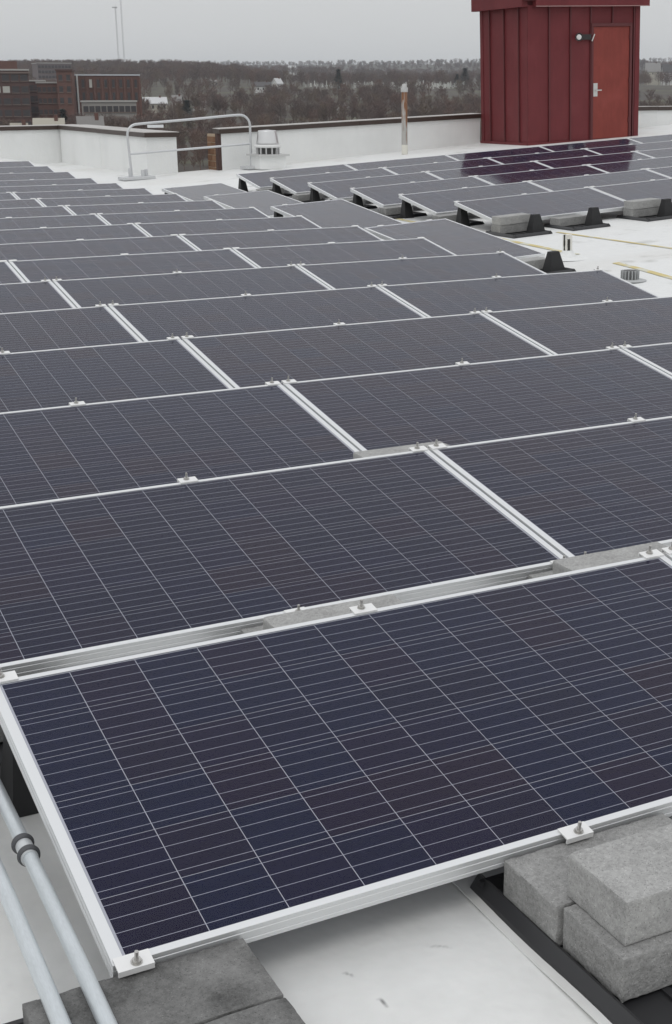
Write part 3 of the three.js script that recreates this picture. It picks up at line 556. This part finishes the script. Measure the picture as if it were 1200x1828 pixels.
// ---- trees
function bareTree(sd) { // leafless tree of height 1: trunk, limbs and branches are tapered three-sided prisms, twigs fine slivers
  seed = sd * 7919 + 17; const pos = [];
  const seg = (a, b, r0, r1) => {
    const d = b.clone().sub(a).normalize(), u = Math.abs(d.y) > 0.9 ? V(1, 0, 0) : V(0, 1, 0), e = u.clone().cross(d).normalize(), f = d.clone().cross(e);
    const ring = (c, r) => [0, 1, 2].map(i => { const t = i * 2.0944; return c.clone().addScaledVector(e, Math.cos(t) * r).addScaledVector(f, Math.sin(t) * r); });
    const A = ring(a, r0), B = ring(b, r1); for (let i = 0; i < 3; i++) { const j = (i + 1) % 3; for (const v of [A[i], A[j], B[i], B[i], A[j], B[j]]) pos.push(v.x, v.y, v.z); }
  };
  const twig = (a, dir, len, r) => { const b = a.clone().addScaledVector(dir, len), s = V(rr(-1, 1), rr(-1, 1), rr(-1, 1)).cross(dir).normalize().multiplyScalar(r); for (const v of [a.clone().add(s), a.clone().sub(s), b]) pos.push(v.x, v.y, v.z); };
  const tp = []; let c = V(0, -0.03, 0); for (let i = 0; i <= 7; i++) { tp.push(c.clone()); c = c.clone().add(V(rr(-0.018, 0.018), 0.125, rr(-0.018, 0.018))); }
  for (let i = 0; i < 7; i++) seg(tp[i], tp[i + 1], 0.020 * (1 - i / 7.5), 0.020 * (1 - (i + 1) / 7.5));
  const at = t => { const k = Math.min(6.999, t * 7), i = Math.floor(k); return tp[i].clone().lerp(tp[i + 1], k - i); };
  const fork = rr(0.2, 0.34), fat = rr(0.3, 0.42);
  for (let i = 0; i < 28; i++) {
    const t = fork + (0.97 - fork) * (i + rnd()) / 28, az = i * 2.4 + rr(-0.4, 0.4), len = fat * Math.sqrt(Math.max(0.06, 1 - ((t - 0.48) / 0.56) ** 2)) * rr(0.7, 1.15), el = rr(0.45, 1.0);
    const d = V(Math.cos(az) * Math.cos(el), Math.sin(el), Math.sin(az) * Math.cos(el)), a = at(t), m = a.clone().addScaledVector(d, len * 0.5), e = m.clone().addScaledVector(d.clone().add(V(0, 0.35, 0)).normalize(), len * 0.5);
    seg(a, m, 0.0075, 0.005); seg(m, e, 0.005, 0.002);
    for (let j = 0; j < 7; j++) {
      const k = rr(0.25, 1), p = k < 0.5 ? a.clone().lerp(m, k * 2) : m.clone().lerp(e, k * 2 - 1), d2 = d.clone().add(V(rr(-1, 1), rr(-0.35, 0.8), rr(-1, 1))).normalize(), l2 = len * rr(0.22, 0.42), q = p.clone().addScaledVector(d2, l2);
      twig(p, d2, l2, 0.0032);
      for (let n = 0; n < 6; n++) twig(p.clone().lerp(q, rnd()), d2.clone().add(V(rr(-1, 1), rr(-0.4, 0.9), rr(-1, 1))).normalize(), rr(0.05, 0.11), 0.0034);
    }
  }
  let top = 0; for (let i = 1; i < pos.length; i += 3) top = Math.max(top, pos[i]);
  const g = new THREE.BufferGeometry(); g.setAttribute('position', new THREE.Float32BufferAttribute(pos.map(v => v / top), 3)); g.computeVertexNormals(); return g;
}
const mBark = mat([0.165, 0.128, 0.112], 0.95, { side: THREE.DoubleSide });
const treeGeos = [1, 2, 3, 4].map(n => bareTree(n));
// clearings: [px0, px1, D0, D1]
const open = [[535, 850, 905, 1130], [225, 330, 640, 820], [-60, 262, 380, 545], [330, 420, 560, 640], [455, 520, 880, 1000], [590, 632, 640, 760], [545, 580, 660, 760], [1120, 1260, 900, 1150]];
{
  seed = 4242; const lists = treeGeos.map(() => []), M = new THREE.Matrix4(), q = new THREE.Quaternion(), up = V(0, 1, 0);
  const spots = [];
  const scatter = (n, D0, D1, h0, h1) => { for (let i = 0; i < n; i++) {
    const D = Math.sqrt(rr(D0 * D0, D1 * D1)), px = rr(-420, 1750), c = open.some(([a, b, e, f]) => px > a && px < b && D > e && D < f);
    const p = land(px, D), dens = fbm(p.x / 90 + 20, p.z / 90 + 20, 512, 3, 77);
    if (rnd() > (c ? 0.03 : Math.min(1, Math.max(0.12, (dens - 0.36) * 4)))) continue;
    spots.push([p, rr(h0, h1)]);
  } };
  scatter(520, 150, 320, 6, 10); scatter(1500, 320, 620, 7, 11.5); scatter(2600, 620, 960, 7, 11); scatter(3600, 1000, 1700, 8, 14); scatter(5200, 1700, 3200, 10, 16); scatter(6500, 3200, 5200, 9, 15);
  for (let i = 0; i < 900; i++) spots.push([land(rr(-150, 490), rr(1180, 1600)), rr(8, 13)]);
  for (let i = 0; i < 90; i++) spots.push([land(rr(235, 420), rr(320, 520)), rr(4, 8.5)]);
  for (let i = 0; i < 110; i++) { const p = land(rr(-60, 300), rr(345, 440)); spots.push([p, rr(6, 10.5)]); }
  for (let i = 0; i < 46; i++) { const p = land(rr(128, 275), rr(385, 440)); spots.push([p, rr(9, 11.5)]); }
  const per = treeGeos.map((g, i) => spots.filter((_, k) => k % 4 === i));
  const tints = [[1, 1, 1], [1.15, 0.98, 0.92], [0.85, 0.82, 0.82], [1.1, 1.08, 0.95], [0.95, 0.85, 0.85]];
  per.forEach((l, i) => {
    const im = new THREE.InstancedMesh(treeGeos[i], mBark, l.length); im.name = numbered('distant_woodland'); im.userData = { kind: 'stuff', label: 'leafless brown winter woodland spread over the land beyond the roof', category: 'woodland' };
    l.forEach(([p, h], k) => { q.setFromAxisAngle(up, rnd() * 6.28); const w = h * rr(0.85, 1.25); M.compose(p, q, V(w, h, w)); im.setMatrixAt(k, M); const t = tints[Math.floor(rnd() * 5)]; im.setColorAt(k, rgb(...t)); });
    im.castShadow = im.receiveShadow = true; scene.add(im);
  });
}
// evergreens that stand out singly
function conifer(sd) {
  seed = sd; const pos = [], tr = [];
  for (let i = 0; i < 900; i++) {
    const y = Math.pow(rnd(), 0.8) * 0.93 + 0.06, R = (1 - y) * 0.30 * rr(0.75, 1.15) + 0.012, a = rnd() * 6.28, r0 = R * rr(0.25, 0.8), c = V(Math.cos(a) * r0, y, Math.sin(a) * r0), d = V(Math.cos(a), -0.25, Math.sin(a)).normalize(), s = V(-Math.sin(a), rr(-0.3, 0.3), Math.cos(a)).multiplyScalar(rr(0.012, 0.028)), e = c.clone().addScaledVector(d, rr(0.04, 0.09));
    for (const v of [c.clone().add(s), c.clone().sub(s), e]) pos.push(v.x, v.y, v.z);
  }
  const g = new THREE.BufferGeometry(); g.setAttribute('position', new THREE.Float32BufferAttribute(pos, 3)); g.computeVertexNormals(); return g;
}
const gCon = conifer(99), gConTrunk = cyl(0.018, 0.004, 0.95, 0, -0.02, 0, 7), mCon = mat([0.030, 0.040, 0.032], 0.95, { side: THREE.DoubleSide });
for (const [px, D, h, w, l] of [[607, 900, 15, 1.5, 'dark evergreen tree standing alone at the edge of the cemetery'], [832, 1000, 14, 1.9, 'dark evergreen close to the hut wall beyond the cemetery'], [112, 400, 12.5, 1.5, 'dark pointed evergreen in front of the brick buildings'], [335, 560, 11, 2.0, 'broad dark evergreen behind the guard rail'], [818, 1010, 10, 1.6, 'smaller dark evergreen beside the larger one near the hut'], [612, 620, 6, 1.9, 'low dark bushy evergreen by the white house below the cemetery']]) {
  const p = land(px, D), o = thing('evergreen_tree', l, 'tree', [p.x, p.y, p.z], 'evergreen trees'); o.scale.set(h * w, h, h * w);
  mesh('trunk', gConTrunk, mBark, o); mesh('crown', gCon, mCon, o);
}
// ---- buildings
const face = o => { o.rotation.y = Math.atan2(EYE.x - o.position.x, EYE.z - o.position.z); };
const mWin = mat([0.055, 0.05, 0.052], 0.3), mWinLit = mat([0.5, 0.5, 0.46], 0.4), mTrim = mat([0.45, 0.44, 0.42], 0.7), mSill = mat([0.20, 0.15, 0.13], 0.8);
const brickTex = tex(512, 512, (u, v) => { const a = fbm(u * 5, v * 5, 5, 5, 1101), b = hash(Math.floor(u * 128 + (Math.floor(v * 256) % 2) * 0.5), Math.floor(v * 256), 3), k = 0.8 + 0.35 * a + 0.2 * (b - 0.5); return [0.15 * k, 0.078 * k, 0.062 * k]; }); brickTex.repeat.set(1 / 12, 1 / 12);
const mBrick = new THREE.MeshStandardMaterial({ map: brickTex, roughness: 0.9 });
// px0, px1: columns of the front; vTop: pixel row of the roof
function block_building(label, px0, px1, D, vTop, depth, m, turn, storeys, cols, winOpt = {}) {
  const mid = land((px0 + px1) / 2, D), w = (px1 - px0) / KH * D, top = EYE.y + (HZ - vTop) / KH * D / CP * 1.0, base = mid.y - 3, h = top - base;
  const o = thing('brick_building', label, 'building', [mid.x, base, mid.z]); face(o); o.rotation.y += turn;
  mesh('wall', bx(-w / 2, 0, -depth, w / 2, h, 0), m, o);
  mesh('roof_edge', bx(-w / 2 - 0.3, h, -depth - 0.3, w / 2 + 0.3, h + 0.5, 0.3), winOpt.edge ?? mTrim, o);
  const sh = winOpt.sh ?? 3.6, ww = winOpt.w ?? 1.5, wh = winOpt.h ?? 1.9;
  for (let s = 0; s < storeys; s++) for (let c = 0; c < cols; c++) {
    const x = -w / 2 + w * (c + 0.5) / cols, y = h - 1.2 - wh - s * sh; if (y < 1) continue;
    const lit = winOpt.lit?.some(([a, b]) => a === s && b === c);
    const win = mesh('window', bx(x - ww / 2, y, 0.01, x + ww / 2, y + wh, 0.12), lit ? mWinLit : mWin, o); mesh('sill', bx(x - ww / 2 - 0.15, y - 0.25, 0.01, x + ww / 2 + 0.15, y - 0.02, 0.3), mSill, win);
  }
  if (winOpt.piers) for (let c = 0; c <= cols; c++) { const x = -w / 2 + w * c / cols; mesh('pier', bx(x - 0.35, 0, 0.005, x + 0.35, h - 0.6, 0.4), m, o); }
  return { o, w, h };
}
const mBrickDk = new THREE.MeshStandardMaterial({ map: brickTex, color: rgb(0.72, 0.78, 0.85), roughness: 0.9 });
{
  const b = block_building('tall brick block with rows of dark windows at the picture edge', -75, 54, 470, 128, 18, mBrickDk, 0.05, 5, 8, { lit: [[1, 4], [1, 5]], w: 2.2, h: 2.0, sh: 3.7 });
  mesh('stair_tower', bx(b.w / 2 - 18, b.h + 0.5, -12, b.w / 2 - 3.2, b.h + 3.0, -2), mBrick, b.o);
  mesh('parapet_band', bx(-b.w / 2 - 0.35, b.h - 0.9, -18, b.w / 2 + 0.35, b.h - 0.4, 0.36), mSill, b.o);
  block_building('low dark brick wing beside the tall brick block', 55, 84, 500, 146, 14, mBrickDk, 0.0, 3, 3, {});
  block_building('red brick wing with small windows left of the square brick tower', 70, 112, 480, 149, 12, mBrick, 0.0, 3, 5, { w: 1.1, h: 1.5 });
  block_building('square red brick tower between the two brick wings', 106, 133, 475, 129, 9, mBrick, -0.1, 3, 2, { w: 1.2, h: 1.8, edge: mBrickDk });
  const c = block_building('long red brick hall with piers and one pale window', 133, 252, 490, 137, 20, mBrick, 0.12, 2, 9, { piers: true, lit: [[0, 2]], w: 0.9, h: 2.6, edge: mat([0.5, 0.52, 0.55], 0.6), sh: 4.2 });
  mesh('downpipe', bx(-c.w / 2 + 1.6, 2, 0.42, -c.w / 2 + 2.1, c.h + 0.4, 0.8), mat([0.7, 0.7, 0.68], 0.6), c.o);
  block_building('grey apartment tower block on the skyline behind the brick buildings', 74, 133, 1000, 117, 20, mat([0.17, 0.14, 0.14], 0.9), 0.2, 6, 10, { w: 1.8, h: 1.8, sh: 3.4 });
  block_building('pale low shed row with many openings before the brick hall', 150, 244, 455, 180, 8, mat([0.30, 0.285, 0.265], 0.8), 0.06, 1, 9, { w: 1.5, h: 1.8, sh: 4 });
}
// gabled houses
function house(label, px, D, vRidge, wpx, cols, m, mr, turn) {
  const p = land(px, D), w = wpx / KH * D, d = w * 0.7, h = Math.max(3.5, EYE.y + (HZ - vRidge) / KH * D / CP - p.y), eave = h * 0.62;
  const o = thing('gabled_house', label, 'house', [p.x, p.y - 0.6, p.z]); face(o); o.rotation.y += turn;
  mesh('wall', bx(-w / 2, -2, -d / 2, w / 2, eave, d / 2), m, o);
  const s = new THREE.Shape(); s.moveTo(-d / 2 - 0.4, 0); s.lineTo(0, h - eave); s.lineTo(d / 2 + 0.4, 0); s.lineTo(d / 2 + 0.4, 0.3); s.lineTo(0, h - eave + 0.35); s.lineTo(-d / 2 - 0.4, 0.3); s.closePath();
  const rf = mesh('roof', new THREE.ExtrudeGeometry(s, { depth: w + 0.8, bevelEnabled: false }).rotateY(Math.PI / 2).translate(-w / 2 - 0.4, eave, 0), mr, o);
  const gs = new THREE.Shape(); gs.moveTo(-d / 2, 0); gs.lineTo(0, h - eave); gs.lineTo(d / 2, 0); gs.closePath();
  mesh('gable', new THREE.ExtrudeGeometry(gs, { depth: w - 0.02, bevelEnabled: false }).rotateY(Math.PI / 2).translate(-w / 2 + 0.01, eave, 0), m, o);
  mesh('chimney', bx(w * 0.2, h - 0.8, -0.4, w * 0.2 + 0.8, h + 1.0, 0.4), mBrick, rf);
  for (let c = 0; c < cols; c++) { const x = -w / 2 + w * (c + 0.5) / cols; mesh('window', bx(x - 0.5, eave - 2.1, d / 2 + 0.01, x + 0.5, eave - 0.6, d / 2 + 0.08), mWin, o); }
  mesh('door', bx(w * 0.08, -0.2, d / 2 + 0.01, w * 0.08 + 1, 1.9, d / 2 + 0.07), mTrim, o);
}
const wl = mat([0.66, 0.66, 0.64], 0.8), cr = mat([0.50, 0.47, 0.40], 0.8), gy = mat([0.33, 0.33, 0.33], 0.8), rdk = mat([0.10, 0.095, 0.095], 0.85), rgy = mat([0.28, 0.27, 0.26], 0.85), rwh = mat([0.60, 0.60, 0.60], 0.7);
house('white house low behind the parapet before the tall brick block', 32, 330, 212, 26, 2, wl, cr, 0.2);
house('wide white house behind the parapet corner', 86, 335, 204, 50, 4, wl, cr, -0.1);
house('weathered grey barn roof behind the parapet, near the guard rail', 160, 320, 201, 42, 3, gy, rgy, 0.15);
house('long cream building with pale roof among the trees', 278, 700, 171, 40, 4, cr, rwh, 0.1);
house('small white house right of the cream building', 318, 720, 168, 17, 2, wl, rgy, -0.3);
house('white roofed shed beside the broad evergreen', 358, 720, 172, 20, 2, wl, rwh, 0.3);
house('dark roofed house left of the white gabled house', 472, 930, 147, 28, 3, wl, rdk, 0.1);
house('white gabled house on the wooded rise', 498, 940, 141, 17, 2, wl, rwh, 0.9);
house('pale grey house below the white gabled house', 497, 880, 155, 24, 2, cr, rgy, -0.2);
house('white house below the cemetery slope', 612, 690, 182, 16, 1, wl, rwh, 1.0);
house('small pale house left of the white house below the cemetery', 560, 700, 187, 13, 2, wl, rgy, 0.3);
house('cream house on the hill right of the red hut', 1165, 1400, 118, 26, 3, cr, rgy, 0.1);
house('grey house on the hill at the picture edge past the hut', 1192, 1380, 120, 20, 2, wl, rdk, 0.2);
house('low house among distant trees left of the evergreen', 385, 1100, 147, 14, 2, cr, rgy, 0.4);
house('far white building on the blue hill', 525, 2600, 121, 14, 2, wl, rwh, 0.1);
// ---- gravestones on the slope
{
  seed = 777; const gs = [merge([bx(-0.6, 0, -0.3, 0.6, 0.5, 0.3), bx(-0.42, 0.5, -0.16, 0.42, 1.7, 0.16), cyl(0.42, 0.42, 0.32, 0, 0, 0, 14).rotateX(Math.PI / 2).translate(0, 1.7, -0.16)]), merge([bx(-0.7, 0, -0.7, 0.7, 0.9, 0.7), frustum(0.9, 0.9, 0.9, 0.45, 0.45, 4.3), frustum(0.45, 0.45, 4.3, 0.02, 0.02, 4.8)])];
  const ms = [mat([0.50, 0.50, 0.47], 0.8), mat([0.36, 0.35, 0.32], 0.85), mat([0.62, 0.62, 0.59], 0.8)];
  for (let i = 0; i < 150; i++) {
    const px = i < 95 ? rr(690, 838) : rr(548, 700), D = rr(985, 1120), k = rnd() < 0.22 ? 1 : 0, p = land(px, D);
    const o = single(k ? 'grave_obelisk' : 'gravestone', gs[k], ms[Math.floor(rnd() * 3)], k ? 'pale pointed grave monument on the cemetery slope' : 'pale upright gravestone on the cemetery slope', k ? 'monument' : 'gravestone', k ? 'grave monuments on the cemetery slope' : 'gravestones on the cemetery slope');
    const s = k ? rr(0.6, 1.05) : rr(0.9, 1.6); o.position.set(p.x, p.y - 0.1, p.z); o.scale.set(s, s, s); face(o); o.rotation.y += rr(-0.3, 0.3);
  }
}
// ---- lattice masts
function mast(label, px, D, vTop, w, head) {
  const p = land(px, D), top = EYE.y + (HZ - vTop) / KH * D / CP, h = top - p.y, o = thing('radio_mast', label, 'mast', [p.x, p.y, p.z], 'radio masts'), l = [], m = mat([0.60, 0.60, 0.61], 0.7);
  const c = [0, 2.094, 4.189].map(a => [Math.cos(a) * w, Math.sin(a) * w]);
  for (const [x, z] of c) mesh('leg', tube([V(x, 0, z), V(x, h, z)], 0.10, 1, 5), m, o);
  for (let y = 0, i = 0; y < h - 3; y += 3, i++) for (let k = 0; k < 3; k++) { const a = c[k], b = c[(k + 1) % 3]; l.push(tube([V(a[0], y, a[1]), V(b[0], y + 3, b[1])], 0.07, 1, 4)); }
  mesh('bracing', merge(l), m, o);
  if (head) mesh('antenna_platform', merge([bx(-3.2, h - 1, -0.8, 1.6, h + 0.2, 0.8), bx(-0.1, h, -0.1, 0.1, h + 3, 0.1)]), m, o);
}
mast('shorter pale radio mast with a platform on top, above the brick hall', 218, 1500, 27, 0.7, true);
mast('taller pale radio mast rising out of the picture', 228, 1600, -18, 0.8, false);

renderer.render(scene, camera);
